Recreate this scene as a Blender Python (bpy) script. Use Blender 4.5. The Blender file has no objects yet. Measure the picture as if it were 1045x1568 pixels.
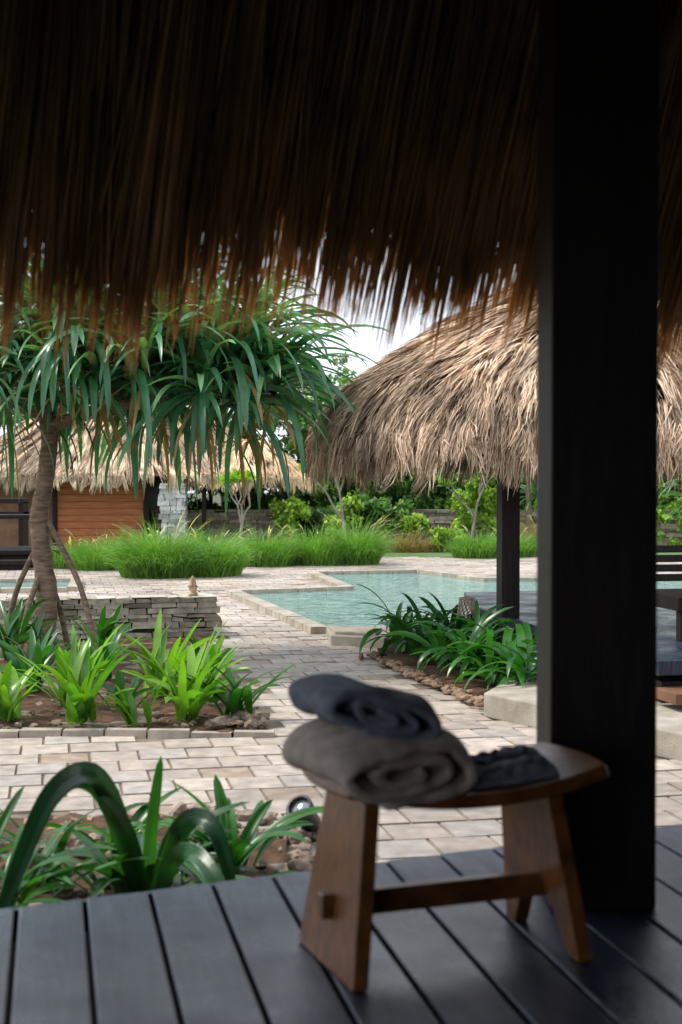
import bpy, bmesh, math, random
import numpy as np
from mathutils import Vector, noise
R = np.random.default_rng(7); random.seed(7)
scn = bpy.context.scene
scn.view_settings.view_transform='Standard'; scn.view_settings.look='None'; scn.view_settings.exposure=0

# ------------------------------------------------------------------ materials
def new_mat(name):
    m=bpy.data.materials.new(name); m.use_nodes=True
    nt=m.node_tree; b=nt.nodes['Principled BSDF']; return m,nt,b
def N(nt,t,**k):
    n=nt.nodes.new(t)
    for a,v in k.items(): setattr(n,a,v)
    return n
def mat_noise(name,c1,c2,scale=5,rough=.6,bump=.3,bscale=40,detail=6,stretch=None,spec=.5,rough2=None,rotz=0.,bdist=.01):
    m,nt,b=new_mat(name); L=nt.links
    tc=N(nt,'ShaderNodeTexCoord'); mp=N(nt,'ShaderNodeMapping'); src=tc.outputs['Object']
    if rotz:
        m0=N(nt,'ShaderNodeMapping'); m0.inputs['Rotation'].default_value=(0,0,rotz); L.new(src,m0.inputs[0]); src=m0.outputs[0]
    L.new(src,mp.inputs[0])
    if stretch: mp.inputs['Scale'].default_value=stretch
    n=N(nt,'ShaderNodeTexNoise'); n.inputs['Scale'].default_value=scale; n.inputs['Detail'].default_value=detail
    L.new(mp.outputs[0],n.inputs['Vector'])
    cr=N(nt,'ShaderNodeValToRGB'); cr.color_ramp.elements[0].position=.32; cr.color_ramp.elements[1].position=.68
    cr.color_ramp.elements[0].color=(*c1,1); cr.color_ramp.elements[1].color=(*c2,1)
    L.new(n.outputs[0],cr.inputs[0]); L.new(cr.outputs[0],b.inputs['Base Color'])
    n2=N(nt,'ShaderNodeTexNoise'); n2.inputs['Scale'].default_value=bscale; n2.inputs['Detail'].default_value=5
    L.new(mp.outputs[0],n2.inputs['Vector'])
    bp=N(nt,'ShaderNodeBump'); bp.inputs['Strength'].default_value=bump; bp.inputs['Distance'].default_value=bdist
    L.new(n2.outputs[0],bp.inputs['Height']); L.new(bp.outputs[0],b.inputs['Normal'])
    b.inputs['Roughness'].default_value=rough; b.inputs['Specular IOR Level'].default_value=spec
    if rough2 is not None:
        n4=N(nt,'ShaderNodeTexNoise'); n4.inputs['Scale'].default_value=3.; n4.inputs['Detail'].default_value=4; L.new(tc.outputs['Object'],n4.inputs['Vector'])
        mr=N(nt,'ShaderNodeMapRange'); mr.inputs[3].default_value=rough; mr.inputs[4].default_value=rough2
        mr.inputs[1].default_value=.35; mr.inputs[2].default_value=.65
        L.new(n4.outputs[0],mr.inputs[0]); L.new(mr.outputs[0],b.inputs['Roughness'])
    return m
def mat_attr(name,rough=.5,trans=0.,nscale=8,namt=.35,bump=0,bscale=60,spec=.5,tint=(1,1,1)):
    m,nt,b=new_mat(name); L=nt.links
    at=N(nt,'ShaderNodeAttribute'); at.attribute_name='Col'
    tc=N(nt,'ShaderNodeTexCoord')
    n=N(nt,'ShaderNodeTexNoise'); n.inputs['Scale'].default_value=nscale; n.inputs['Detail'].default_value=4
    L.new(tc.outputs['Object'],n.inputs['Vector'])
    mr=N(nt,'ShaderNodeMapRange'); mr.inputs[1].default_value=.3; mr.inputs[2].default_value=.7
    mr.inputs[3].default_value=1-namt; mr.inputs[4].default_value=1+namt
    L.new(n.outputs[0],mr.inputs[0])
    mx=N(nt,'ShaderNodeVectorMath',operation='SCALE'); L.new(at.outputs['Color'],mx.inputs[0]); L.new(mr.outputs[0],mx.inputs['Scale'])
    L.new(mx.outputs[0],b.inputs['Base Color'])
    b.inputs['Roughness'].default_value=rough; b.inputs['Specular IOR Level'].default_value=spec
    if bump:
        n2=N(nt,'ShaderNodeTexNoise'); n2.inputs['Scale'].default_value=bscale; n2.inputs['Detail'].default_value=4
        L.new(tc.outputs['Object'],n2.inputs['Vector'])
        bp=N(nt,'ShaderNodeBump'); bp.inputs['Strength'].default_value=bump; bp.inputs['Distance'].default_value=.01
        L.new(n2.outputs[0],bp.inputs['Height']); L.new(bp.outputs[0],b.inputs['Normal'])
    if trans>0:
        out=nt.nodes['Material Output']; t=N(nt,'ShaderNodeBsdfTranslucent')
        tm=N(nt,'ShaderNodeVectorMath',operation='MULTIPLY'); tm.inputs[1].default_value=tint
        L.new(mx.outputs[0],tm.inputs[0]); L.new(tm.outputs[0],t.inputs['Color'])
        ms=N(nt,'ShaderNodeMixShader'); ms.inputs[0].default_value=trans
        L.new(b.outputs[0],ms.inputs[1]); L.new(t.outputs[0],ms.inputs[2]); L.new(ms.outputs[0],out.inputs['Surface'])
    return m
M={}
M['leaf']=mat_attr('leaf_strap',.3,.3,6,.25,tint=(1.6,2.0,.6))
M['leafbig']=mat_attr('leaf_broad',.33,.2,9,.3,tint=(1.7,2.1,.6),bump=.15,bscale=40)
M['pand']=mat_attr('leaf_pandanus',.3,.25,5,.25,tint=(1.5,2.1,.8))
M['foliage']=mat_attr('foliage',.5,.25,1.2,.4,tint=(1.8,2.1,.5))
M['grass']=mat_attr('grass',.5,.35,2,.25,tint=(1.5,1.7,.5))
M['thatch']=mat_attr('thatch',.85,0,3,.35,spec=.15)
M['fringe']=mat_attr('thatch_eave',1.,.3,3,.35,spec=.0,tint=(1.7,1.12,.6))
M['stone']=mat_attr('stone',.85,0,14,.3,bump=.6,bscale=50,spec=.3)
M['paver']=mat_attr('paver',.6,0,9,.26,bump=.4,bscale=70,spec=.4)
M['rock']=mat_attr('rock',.9,0,20,.35,bump=.6,bscale=60,spec=.3)
M['soil']=mat_noise('soil',(.045,.025,.015),(.14,.08,.05),9,.95,1.,60,spec=.2)
M['bark']=mat_noise('bark',(.12,.08,.05),(.32,.23,.16),9,.9,.8,40,stretch=(1,1,4))
M['bark_pale']=mat_noise('bark_pale',(.2,.17,.13),(.36,.31,.26),9,.8,.5,30)
BA=math.atan2(.2,.98)
M['deck']=mat_noise('deck_wood',(.010,.014,.028),(.036,.046,.080),6,.20,.3,30,stretch=(9,.8,1),spec=.38,rough2=.45,rotz=-BA,bdist=.005)
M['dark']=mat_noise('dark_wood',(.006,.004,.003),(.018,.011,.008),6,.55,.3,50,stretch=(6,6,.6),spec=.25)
M['stool']=mat_noise('stool_wood',(.075,.026,.007),(.23,.085,.022),7,.28,.15,50,stretch=(2,9,2),rough2=.42,rotz=-.35,bdist=.003)
M['redwood']=mat_noise('red_timber',(.38,.10,.03),(.52,.17,.06),4,.6,.3,40,stretch=(.6,1,8))
M['brownwood']=mat_noise('brown_timber',(.14,.06,.03),(.24,.11,.055),4,.6,.3,40)
M['concrete']=mat_noise('concrete',(.27,.235,.185),(.45,.40,.33),5,.85,.4,70)
M['towel_t']=mat_noise('towel_taupe',(.44,.36,.305),(.62,.52,.45),30,.95,.9,350,spec=.1)
M['towel_b']=mat_noise('towel_slate',(.17,.19,.235),(.27,.295,.35),30,.95,.9,350,spec=.1)
M['metal']=mat_noise('black_metal',(.012,.012,.013),(.03,.03,.03),20,.35,.1,60)
M['rattan']=mat_noise('rattan',(.42,.28,.19),(.6,.45,.34),30,.6,.2,80)
m,nt,b=new_mat('lamp_glass'); b.inputs['Base Color'].default_value=(.25,.27,.3,1); b.inputs['Roughness'].default_value=.06; b.inputs['Metallic'].default_value=.3
M['glass']=m
m,nt,b=new_mat('pool_water'); L=nt.links
tc=N(nt,'ShaderNodeTexCoord'); n=N(nt,'ShaderNodeTexNoise'); n.inputs['Scale'].default_value=4; n.inputs['Detail'].default_value=5; n.inputs['Distortion'].default_value=1.2
L.new(tc.outputs['Object'],n.inputs['Vector'])
cr=N(nt,'ShaderNodeValToRGB'); cr.color_ramp.elements[0].position=.35; cr.color_ramp.elements[1].position=.7
cr.color_ramp.elements[0].color=(.09,.22,.195,1); cr.color_ramp.elements[1].color=(.25,.43,.37,1)
L.new(n.outputs[0],cr.inputs[0]); L.new(cr.outputs[0],b.inputs['Base Color'])
b.inputs['Roughness'].default_value=.05; b.inputs['IOR'].default_value=1.33
bp=N(nt,'ShaderNodeBump'); bp.inputs['Strength'].default_value=.9; bp.inputs['Distance'].default_value=.05
n3=N(nt,'ShaderNodeTexNoise'); n3.inputs['Scale'].default_value=7; n3.inputs['Detail'].default_value=3; n3.inputs['Distortion'].default_value=.8; L.new(tc.outputs['Object'],n3.inputs['Vector'])
L.new(n3.outputs[0],bp.inputs['Height']); L.new(bp.outputs[0],b.inputs['Normal'])
M['water']=m

# ------------------------------------------------------------------ mesh helpers
def link(ob): scn.collection.objects.link(ob); return ob
def mk(name,V,F,mat,cols=None,smooth=False):
    me=bpy.data.meshes.new(name); me.from_pydata([tuple(v) for v in V] if not isinstance(V,np.ndarray) else V.tolist(),[],F if not isinstance(F,np.ndarray) else F.tolist())
    me.materials.append(M[mat] if isinstance(mat,str) else mat)
    if cols is not None:
        c=np.ones((len(V),4),dtype=np.float32); c[:,:3]=np.asarray(cols)
        a=me.color_attributes.new('Col','FLOAT_COLOR','POINT'); a.data.foreach_set('color',c.ravel())
    if smooth: me.polygons.foreach_set('use_smooth',[True]*len(me.polygons))
    me.update(); ob=bpy.data.objects.new(name,me); return link(ob)
def group(name,objs):
    e=bpy.data.objects.new(name,None); link(e); e.empty_display_size=.2
    for o in objs: o.parent=e
    return e
class MB:
    def __init__(s): s.V=[];s.F=[];s.C=[];s.n=0
    def add(s,V,F,C):
        V=np.asarray(V,float).reshape(-1,3); s.V.append(V); s.F.append(np.asarray(F)+s.n)
        C=np.asarray(C,float); 
        if C.ndim==1: C=np.tile(C,(len(V),1))
        s.C.append(C); s.n+=len(V)
    def make(s,name,mat,smooth=False):
        F=[]
        for f in s.F: F+=f.tolist()
        return mk(name,np.concatenate(s.V),F,mat,np.concatenate(s.C),smooth)
def unit(a): return a/np.maximum(np.linalg.norm(a,axis=-1,keepdims=True),1e-9)
def ribbons(mb,P,S,w,col,fold=0.,tipcol=None,pleat=0):
    n,k,_=P.shape
    S=np.broadcast_to(S,P.shape); w=np.broadcast_to(w,(n,k))[...,None]
    A=P-S*w/2; B=P+S*w/2
    colmul=None
    if fold or pleat:
        T=np.gradient(P,axis=1); Nn=unit(np.cross(T,S)); 
        Nn=np.where(Nn[...,2:3]<0,-Nn,Nn)
        if pleat:
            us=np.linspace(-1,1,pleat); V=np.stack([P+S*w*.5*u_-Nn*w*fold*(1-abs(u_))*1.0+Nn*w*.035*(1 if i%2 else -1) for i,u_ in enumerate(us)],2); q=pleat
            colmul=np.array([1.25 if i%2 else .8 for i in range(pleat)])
        else:
            Mid=P-Nn*w*fold; V=np.stack([A,Mid,B],2); q=3
    else: V=np.stack([A,B],2); q=2
    idx=np.arange(n*k*q).reshape(n,k,q); F=[]
    for j in range(q-1):
        F.append(np.stack([idx[:,:-1,j],idx[:,:-1,j+1],idx[:,1:,j+1],idx[:,1:,j]],-1).reshape(-1,4))
    C=np.repeat(np.broadcast_to(col,(n,3))[:,None,:],k,1)
    if tipcol is not None:
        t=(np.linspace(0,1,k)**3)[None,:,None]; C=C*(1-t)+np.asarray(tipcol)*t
    C=np.repeat(C[:,:,None,:],q,2)
    if colmul is not None: C=C*colmul[None,None,:,None]
    mb.add(V.reshape(-1,3),np.concatenate(F),C.reshape(-1,3))
def arcs(p0,az,el,L,droop,k=9,pw=1.3,wob=0.):
    n=len(az); t=np.linspace(0,1,k)[None,:]
    e=el[:,None]-droop[:,None]*t**pw
    e=np.maximum(e,-1.5)
    a=az[:,None]+wob*R.normal(size=(n,1))*t
    st=(L/(k-1))[:,None]
    d=np.stack([np.cos(e)*np.cos(a),np.cos(e)*np.sin(a),np.sin(e)],-1)*st[...,None]
    P=np.cumsum(np.concatenate([p0[:,None,:],d[:,:-1]],1),1)
    S=np.stack([-np.sin(a),np.cos(a),np.zeros_like(a)],-1)
    return P,S
def leafw(k,base=.6,peak=.35):
    t=np.linspace(0,1,k); return np.minimum(base+(1-base)*t/peak,1)*np.sqrt(np.maximum(1-((t-peak)/(1-peak)).clip(0)**2.2,0.0004))
def clump(mb,c,n,L,w,el=(.5,1.4),droop=(.6,1.8),cols=((.03,.10,.02),(.06,.2,.03)),k=9,fold=.18,spread=.04,az=None,pw=1.3,tipcol=None,pleat=0):
    a=R.uniform(0,2*math.pi,n) if az is None else R.uniform(az[0],az[1],n)
    e=R.uniform(*el,n); Ln=R.uniform(L[0],L[1],n); dr=R.uniform(*droop,n)
    p0=np.array(c)[None]+R.normal(size=(n,3))*[spread,spread,0]
    P,S=arcs(p0,a,e,Ln,dr,k,pw,.25)
    P[...,2]=np.maximum(P[...,2],.015)if c[2]<1 else P[...,2]
    tw=R.normal(0,.35,(n,1,1)); S=unit(S+np.array([0,0,1.])*tw)
    W=leafw(k)[None]*R.uniform(w[0],w[1],(n,1))
    f=R.uniform(0,1,(n,1)); col=np.array(cols[0])*(1-f)+np.array(cols[1])*f
    ribbons(mb,P,S,W,col*R.uniform(.8,1.2,(n,1)),fold,tipcol,pleat)
def leafmass(mb,centers,rad,m,ll,lw,cols,flat=1.):
    K=len(centers); rad=np.broadcast_to(rad,(K,))
    u=unit(R.normal(size=(K,m,3))); rr=R.uniform(.45,1.05,(K,m,1))
    C=centers[:,None]+u*rr*rad[:,None,None]*np.array([1,1,flat])
    d=unit(R.normal(size=(K,m,3))+u*.6+np.array([0,0,-.3])); s=unit(np.cross(d,unit(R.normal(size=(K,m,3))+np.array([0,0,1.2]))))
    l=R.uniform(ll*.6,ll*1.3,(K,m,1)); w=l*lw/ll
    V=np.stack([C-d*l*.5,C+s*w*.5,C+d*l*.5,C-s*w*.5],2).reshape(-1,3)
    f=R.uniform(0,1,(K,1,1)); base=np.array(cols[0])*(1-f)+np.array(cols[1])*f
    col=base*R.uniform(.6,1.4,(K,m,1))*(.55+.45*(u[...,2:3]*.5+.5)+.25*rr-.1)  # shade painted into leaf colour: darker beneath and inside each clump
    F=np.arange(K*m*4).reshape(-1,4)
    mb.add(V,F,np.repeat(col.reshape(-1,3),4,0))
def tube(mb,pts,rad,col=(.2,.15,.1),sides=9,jit=.0):
    pts=np.array(pts,float); k=len(pts); T=unit(np.gradient(pts,axis=0)); V=[]
    for i in range(k):
        a=np.cross(T[i],[0.3,1,.1]); a/=np.linalg.norm(a); b2=np.cross(T[i],a)
        for j in range(sides):
            th=2*math.pi*j/sides; r=rad[i]*(1+random.uniform(-jit,jit)); V.append(pts[i]+r*(math.cos(th)*a+math.sin(th)*b2))
    F=[[i*sides+j,i*sides+(j+1)%sides,(i+1)*sides+(j+1)%sides,(i+1)*sides+j] for i in range(k-1) for j in range(sides)]
    mb.add(V,F,col)
def smoothpts(p,n=5):
    p=np.array(p,float); tt=np.linspace(0,len(p)-1,(len(p)-1)*n+1)
    o=[]
    for x in tt:
        i=min(int(x),len(p)-2); f=x-i
        p0=p[max(i-1,0)];p1=p[i];p2=p[i+1];p3=p[min(i+2,len(p)-1)]
        o.append(.5*((2*p1)+(-p0+p2)*f+(2*p0-5*p1+4*p2-p3)*f*f+(-p0+3*p1-3*p2+p3)*f**3))
    return np.array(o)
BF=[[0,3,2,1],[4,5,6,7],[0,1,5,4],[1,2,6,5],[2,3,7,6],[3,0,4,7]]
def obox(mb,c,ax,ay,hx,hy,z0,z1,col,jit=0.,top=0.):
    c=np.array(c,float); ax=np.array(ax,float); ay=np.array(ay,float); V=[]
    for z,s in((z0,0),(z1,top)):
        for sx,sy in((-1,-1),(1,-1),(1,1),(-1,1)):
            p=c[:2]+ax[:2]*sx*(hx-s)+ay[:2]*sy*(hy-s); V.append([p[0],p[1],z])
    V=np.array(V)+R.normal(0,1,(8,3))*jit
    mb.add(V,BF,col)
def renorm(ob):
    bm=bmesh.new(); bm.from_mesh(ob.data); bmesh.ops.recalc_face_normals(bm,faces=bm.faces); bm.to_mesh(ob.data); bm.free()
def prism(name,poly,z0,z1,mat,bev=0.):
    n=len(poly); V=[(x,y,z0) for x,y in poly]+[(x,y,z1) for x,y in poly]
    F=[list(range(n))[::-1],list(range(n,2*n))]+[[i,(i+1)%n,n+(i+1)%n,n+i] for i in range(n)]
    ob=mk(name,V,F,mat); renorm(ob)
    if bev: bv=ob.modifiers.new('b','BEVEL'); bv.width=bev; bv.segments=2
    return ob
def box3(name,o,ax,ay,az,h,mat,bev=.004):
    o=np.array(o,float);V=[]
    for sz in(-1,1):
        for sx,sy in((-1,-1),(1,-1),(1,1),(-1,1)): V.append(o+np.array(ax)*sx*h[0]+np.array(ay)*sy*h[1]+np.array(az)*sz*h[2])
    ob=mk(name,np.array(V),BF,mat); renorm(ob)
    if bev: bv=ob.modifiers.new('b','BEVEL'); bv.width=bev; bv.segments=2
    return ob
def inpoly(x,y,poly):
    c=False;j=len(poly)-1
    for i in range(len(poly)):
        xi,yi=poly[i];xj,yj=poly[j]
        if (yi>y)!=(yj>y) and x<(xj-xi)*(y-yi)/(yj-yi)+xi: c=not c
        j=i
    return c
U=np.array([-.2,.98,0]);U/=np.linalg.norm(U); Vv=np.array([U[1],-U[0],0])
E=np.array([.907,.421,0]); E/=np.linalg.norm(E); Nn=np.array([-E[1],E[0],0])
O=np.array([-.917,3.825,0])

# ------------------------------------------------------------------ ground
ground=mk('ground',[(-150,-60,-.03),(150,-60,-.03),(150,240,-.03),(-150,240,-.03)],[[0,1,2,3]],
   mat_noise('ground_earth',(.06,.05,.03),(.07,.10,.03),.8,.95,.5,20))
pool=[(-1.45,20.3),(.2,21.1),(-.40,24.6),(1.35,25.1),(2.3,22.9),(7,23.4),(7.6,16.5),(.95,15.3),(-.13,15.1)]
bed_r=[(1.0,9.95),(.25,12.9),(.42,14.2),(1.35,12.9),(1.95,10.4)]
block=[(.98,9.75),(2.0,8.1),(5,8.7),(4.6,10.6),(1.2,10.35)]
plat=[(1.28,13.0),(2.06,9.2),(7,10.2),(6.2,16.2),(1.3,15.0)]
bed_l=[(-.40,8.93),(-1.33,14.7),(-9,13.2),(-9,9.0)]
spool=[(-6.4,20.6),(-4.05,21.0),(-4.35,22.9),(-6.9,22.4)]
def grow(poly,d):
    c=np.mean(poly,0); return [tuple(c+(np.array(p)-c)*(1+d/np.linalg.norm(np.array(p)-c))) for p in poly]
def paved(x,y):
    if inpoly(x,y,bed_l) or inpoly(x,y,bed_r) or inpoly(x,y,block) or inpoly(x,y,plat): return False
    if inpoly(x,y,pool) or inpoly(x,y,spool): return False
    if y<6.8 and x<-.2-.35*max(0,y-6.0): return False
    if y<9.0: return x<6
    if y>=9.0 and x<-.35-(y-9)*.165 and y<15.3: return False
    if x>1.5 and y<14.5 and y>9.5: return False
    return y<30.5+.12*x and -12<x<10
mb=MB(); tw,tl=.285,.30
for j in range(0,100):
    sh=R.uniform(-.06,.06)
    for i in range(-60,60):
        st=(j%2)*.5+sh
        c=np.array([0,4.,0])+Vv*((i+st)*tw)+U*(j*tl)
        x,y=c[:2]
        if x<-12 or x>9 or y>32 or abs(x)>.35*y+1.5: continue
        if paved(x,y):
            g=R.uniform(.86,1.08); wn=noise.noise(Vector((x*.5,y*.5,3)))+.6*noise.noise(Vector((x*1.7,y*1.7,9)))
            col=np.array([.42,.355,.30])*g*(1+.4*wn)
            rr=R.random()
            if rr<.12: col*=np.array([1.03,.93,.84])*.84
            elif rr<.26: col*=np.array([.94,.98,1.03])
            elif rr<.34: col*=1.12
            obox(mb,c,Vv,U,tw/2-.003,tl/2-.003,-.04,R.normal(0,.003),col,.0014,.006)
paving=mb.make('paving_stones','paver')
sand=mk('paving_sand_bed',[(-12,4,-.013),(9,4,-.013),(10,33,-.013),(-13,33,-.013)],[[0,1,2,3]],mat_noise('sand_joint',(.13,.10,.07),(.24,.19,.14),9,.95,.5,60))
def soil(name,x0,x1,y0,y1,test,h=.05,res=.07):
    nx=int((x1-x0)/res);ny=int((y1-y0)/res);V=[];F=[];idx={}
    for a in range(nx+1):
        for b_ in range(ny+1):
            x=x0+a*res;y=y0+b_*res
            if test(x,y):
                idx[a,b_]=len(V); V.append((x,y,h+.05*noise.noise(Vector((x*2.5,y*2.5,0)))+.025*noise.noise(Vector((x*9,y*9,4)))))
    for (a,b_),i in idx.items():
        if (a+1,b_) in idx and (a,b_+1) in idx and (a+1,b_+1) in idx: F.append([i,idx[a+1,b_],idx[a+1,b_+1],idx[a,b_+1]])
    return mk(name,V,F,'soil',smooth=True)
fb=lambda x,y: (x<-.12-.35*max(0,y-6.0)) and y<6.82 and y>3.6+.45*(x+.9)
soil('planting_bed_soil',-5,.2,2,6.9,fb,.01)
soil('planting_bed_soil',-6,-.3,8.9,14.8,lambda x,y:inpoly(x,y,bed_l),.0)
soil('planting_bed_soil',.2,2.1,9.7,14.3,lambda x,y:inpoly(x,y,grow(bed_r,-.03)),.05)
mb=MB()
for i in range(36):
    x=-.42-i*.27; obox(mb,(x-.13,8.99,0),(1,0,0),(0,1,0),.131,.045,-.03,.035+R.normal(0,.004),np.array([.40,.34,.28])*R.uniform(.8,1.1),.002,.005)
mb.make('bed_kerb','paver')
def rocks(name,pts,rs,colA=(.16,.13,.10),colB=(.36,.31,.27)):
    mb=MB()
    bm=bmesh.new(); bmesh.ops.create_icosphere(bm,subdivisions=2,radius=1)
    bv=np.array([v.co[:] for v in bm.verts]); bf=[[v.index for v in f.verts] for f in bm.faces]; bm.free()
    for p,r in zip(pts,rs):
        off=R.uniform(0,50,3); nn=np.array([noise.noise(Vector(v*1.1+off)) for v in bv])
        v=bv*(1+.55*nn[:,None])*r*R.uniform(.7,1.3,3)*[1,1,.7]
        f=R.random(); mb.add(v+np.array(p),bf,np.array(colA)*(1-f)+np.array(colB)*f)
    return mb.make(name,'rock')
pts=[];rs=[]
for i in range(420):
    x=R.uniform(-2.4,0.1);y=R.uniform(4,6.9)
    if fb(x,y): pts.append((x,y,R.uniform(.0,.03))); rs.append(R.uniform(.01,.04))
for i in range(26):
    pts.append((-.16+R.normal(0,.05),5.0+i*.06,.02)); rs.append(R.uniform(.025,.05))
for i in range(40):
    t=R.random(); pts.append((-.75+.7*t+R.normal(0,.04),6.84-.5*t*t+R.normal(0,.03),.02)); rs.append(R.uniform(.02,.05))
rocks('garden_rocks',pts,rs,(.13,.09,.065),(.38,.30,.24))
pts=[];rs=[]
for i in range(130):
    x=R.uniform(-4,-.5);y=9.1+abs(R.normal(0,.6))
    if inpoly(x,y,bed_l): pts.append((x,y,.01)); rs.append(R.uniform(.01,.03))
for i in range(34):
    x=R.uniform(-.85,-.5);y=9.15+abs(R.normal(0,.25)); pts.append((x,y,.03)); rs.append(R.uniform(.02,.06))
rocks('garden_rocks',pts,rs,(.10,.07,.05),(.26,.2,.16))
pts=[];rs=[]
for i in range(150):
    t=R.random(); p=np.array([1.0,9.9])*(1-t)+np.array([.27,12.9])*t; pts.append((p[0]+R.normal(.03,.035),p[1]+R.normal(0,.04),.04)); rs.append(R.uniform(.015,.045))
rocks('garden_rocks',pts,rs,(.16,.09,.055),(.36,.25,.17))
# fallen dry leaves on the soil and paving edges
mb=MB()
for i in range(150):
    if i%3: x=R.uniform(-3.5,-.6);y=R.uniform(9.1,12)
    else: x=R.uniform(-2,-.2);y=R.uniform(4.6,6.7)
    a=R.uniform(0,6.28); d=np.array([math.cos(a),math.sin(a),R.normal(0,.15)]); s_=np.array([-math.sin(a),math.cos(a),R.normal(0,.3)]); l=R.uniform(.02,.07); c=np.array([x,y,.045])
    mb.add([c-d*l,c+s_*l*.3,c+d*l,c-s_*l*.3],[[0,1,2,3]],np.array([.30,.18,.08])*R.uniform(.5,1.3))
mb.make('fallen_leaves','foliage')

# ------------------------------------------------------------------ pool
def coping(name,poly,w=.2,z1=.07,step=.4,water=.012):
    mb=MB(); n=len(poly); area=sum(poly[i][0]*poly[(i+1)%n][1]-poly[(i+1)%n][0]*poly[i][1] for i in range(n))
    for i in range(n):
        a=np.array(poly[i]);b_=np.array(poly[(i+1)%n]); d=b_-a; Ln=np.linalg.norm(d); d/=Ln
        o=np.array([d[1],-d[0]])*(1 if area>0 else -1); m_=max(1,int(Ln/step)); s=(Ln)/m_
        for j in range(m_):
            c=a+d*(j+.5)*s+o*w/2
            obox(mb,(*c,0),(*d,0),(*o,0),s/2-.003,w/2,-.05,z1+R.normal(0,.002)+i*.0007,np.array([.38,.33,.26])*R.uniform(.8,1.12),0,.006)
    c=mb.make('coping','paver')
    wv=mk('water',[(x,y,water) for x,y in poly],[list(range(n))],'water')
    return group(name,[c,wv])
coping('swimming_pool',pool)
coping('plunge_pool',spool)
o1=prism('slab',[(-.10,14.0),(.42,13.75),(.62,14.9),(-.16,14.95)],-.01,.10,'concrete',.01)
o2=prism('top_slab',[(-.06,14.12),(.34,13.92),(.42,14.5),(-.12,14.7)],.1,.13,'concrete',.008)
group('pool_step',[o1,o2])

# ------------------------------------------------------------------ stone walls
def stonewall(name,p,d,length,height,thick,rh,ls,cols):
    mb=MB(); d=np.array(d,float);d/=np.linalg.norm(d); o=np.array([-d[1],d[0],0]); p=np.array(p,float)
    z=0
    while z<height-.01:
        h=R.uniform(rh*.7,rh*1.4); h=min(h,height-z)
        s=-R.uniform(0,.1)
        while s<length:
            l=R.uniform(*ls); l=min(l,length-s+.02)
            if l<.03: break
            f=R.random(); col=np.array(cols[0])*(1-f)+np.array(cols[1])*f
            if R.random()<.12: col=col*.6
            obox(mb,p+d*(s+l/2)+o*R.normal(0,.014),d,o,l/2-.004,thick/2+R.normal(0,.01),z+.003,z+h-.003,col,.005,.005)
            s+=l
        z+=h
    core=np.array(cols[0])*.2
    obox(mb,p+d*length/2,d,o,length/2-.03,thick/2-.05,0,height-.03,core)
    return mb.make(name,'stone')
SC=((.30,.26,.20),(.62,.56,.47))
stonewall('low_stone_wall',(-1.36,15.0,0),-Vv,7,.42,.36,.05,(.10,.42),SC)
stonewall('low_stone_wall',(-1.6,15.2,0),(-.2,.98,0),1.0,.41,.30,.05,(.10,.38),SC)
stonewall('perimeter_stone_wall',(-9,35.5,0),(1,-.02,0),26,.95,.4,.11,(.2,.6),((.17,.13,.10),(.40,.33,.26)))
mk('lawn',[(-14,29.2,.004),(12,31.6,.004),(40,60,.004),(-40,60,.004)],[[0,1,2,3]],mat_noise('lawn_grass',(.06,.13,.03),(.13,.2,.06),3,.9,.8,60))
mb=MB(); prof=[(.0,0),(.05,0),(.05,.02),(.035,.03),(.04,.08),(.055,.09),(.03,.12),(.035,.14),(.02,.17),(.025,.18),(.0,.21)]
V=[];F=[];s=12
for r,z in prof:
    for j in range(s): V.append((-1.56+r*1.1*math.cos(j*2*math.pi/s),14.96+r*1.1*math.sin(j*2*math.pi/s),.42+z))
for i in range(len(prof)-1):
    for j in range(s): F.append([i*s+j,i*s+(j+1)%s,(i+1)*s+(j+1)%s,(i+1)*s+j])
mb.add(V,F,(.55,.42,.29)); mb.make('stone_finial','stone',True)

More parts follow.
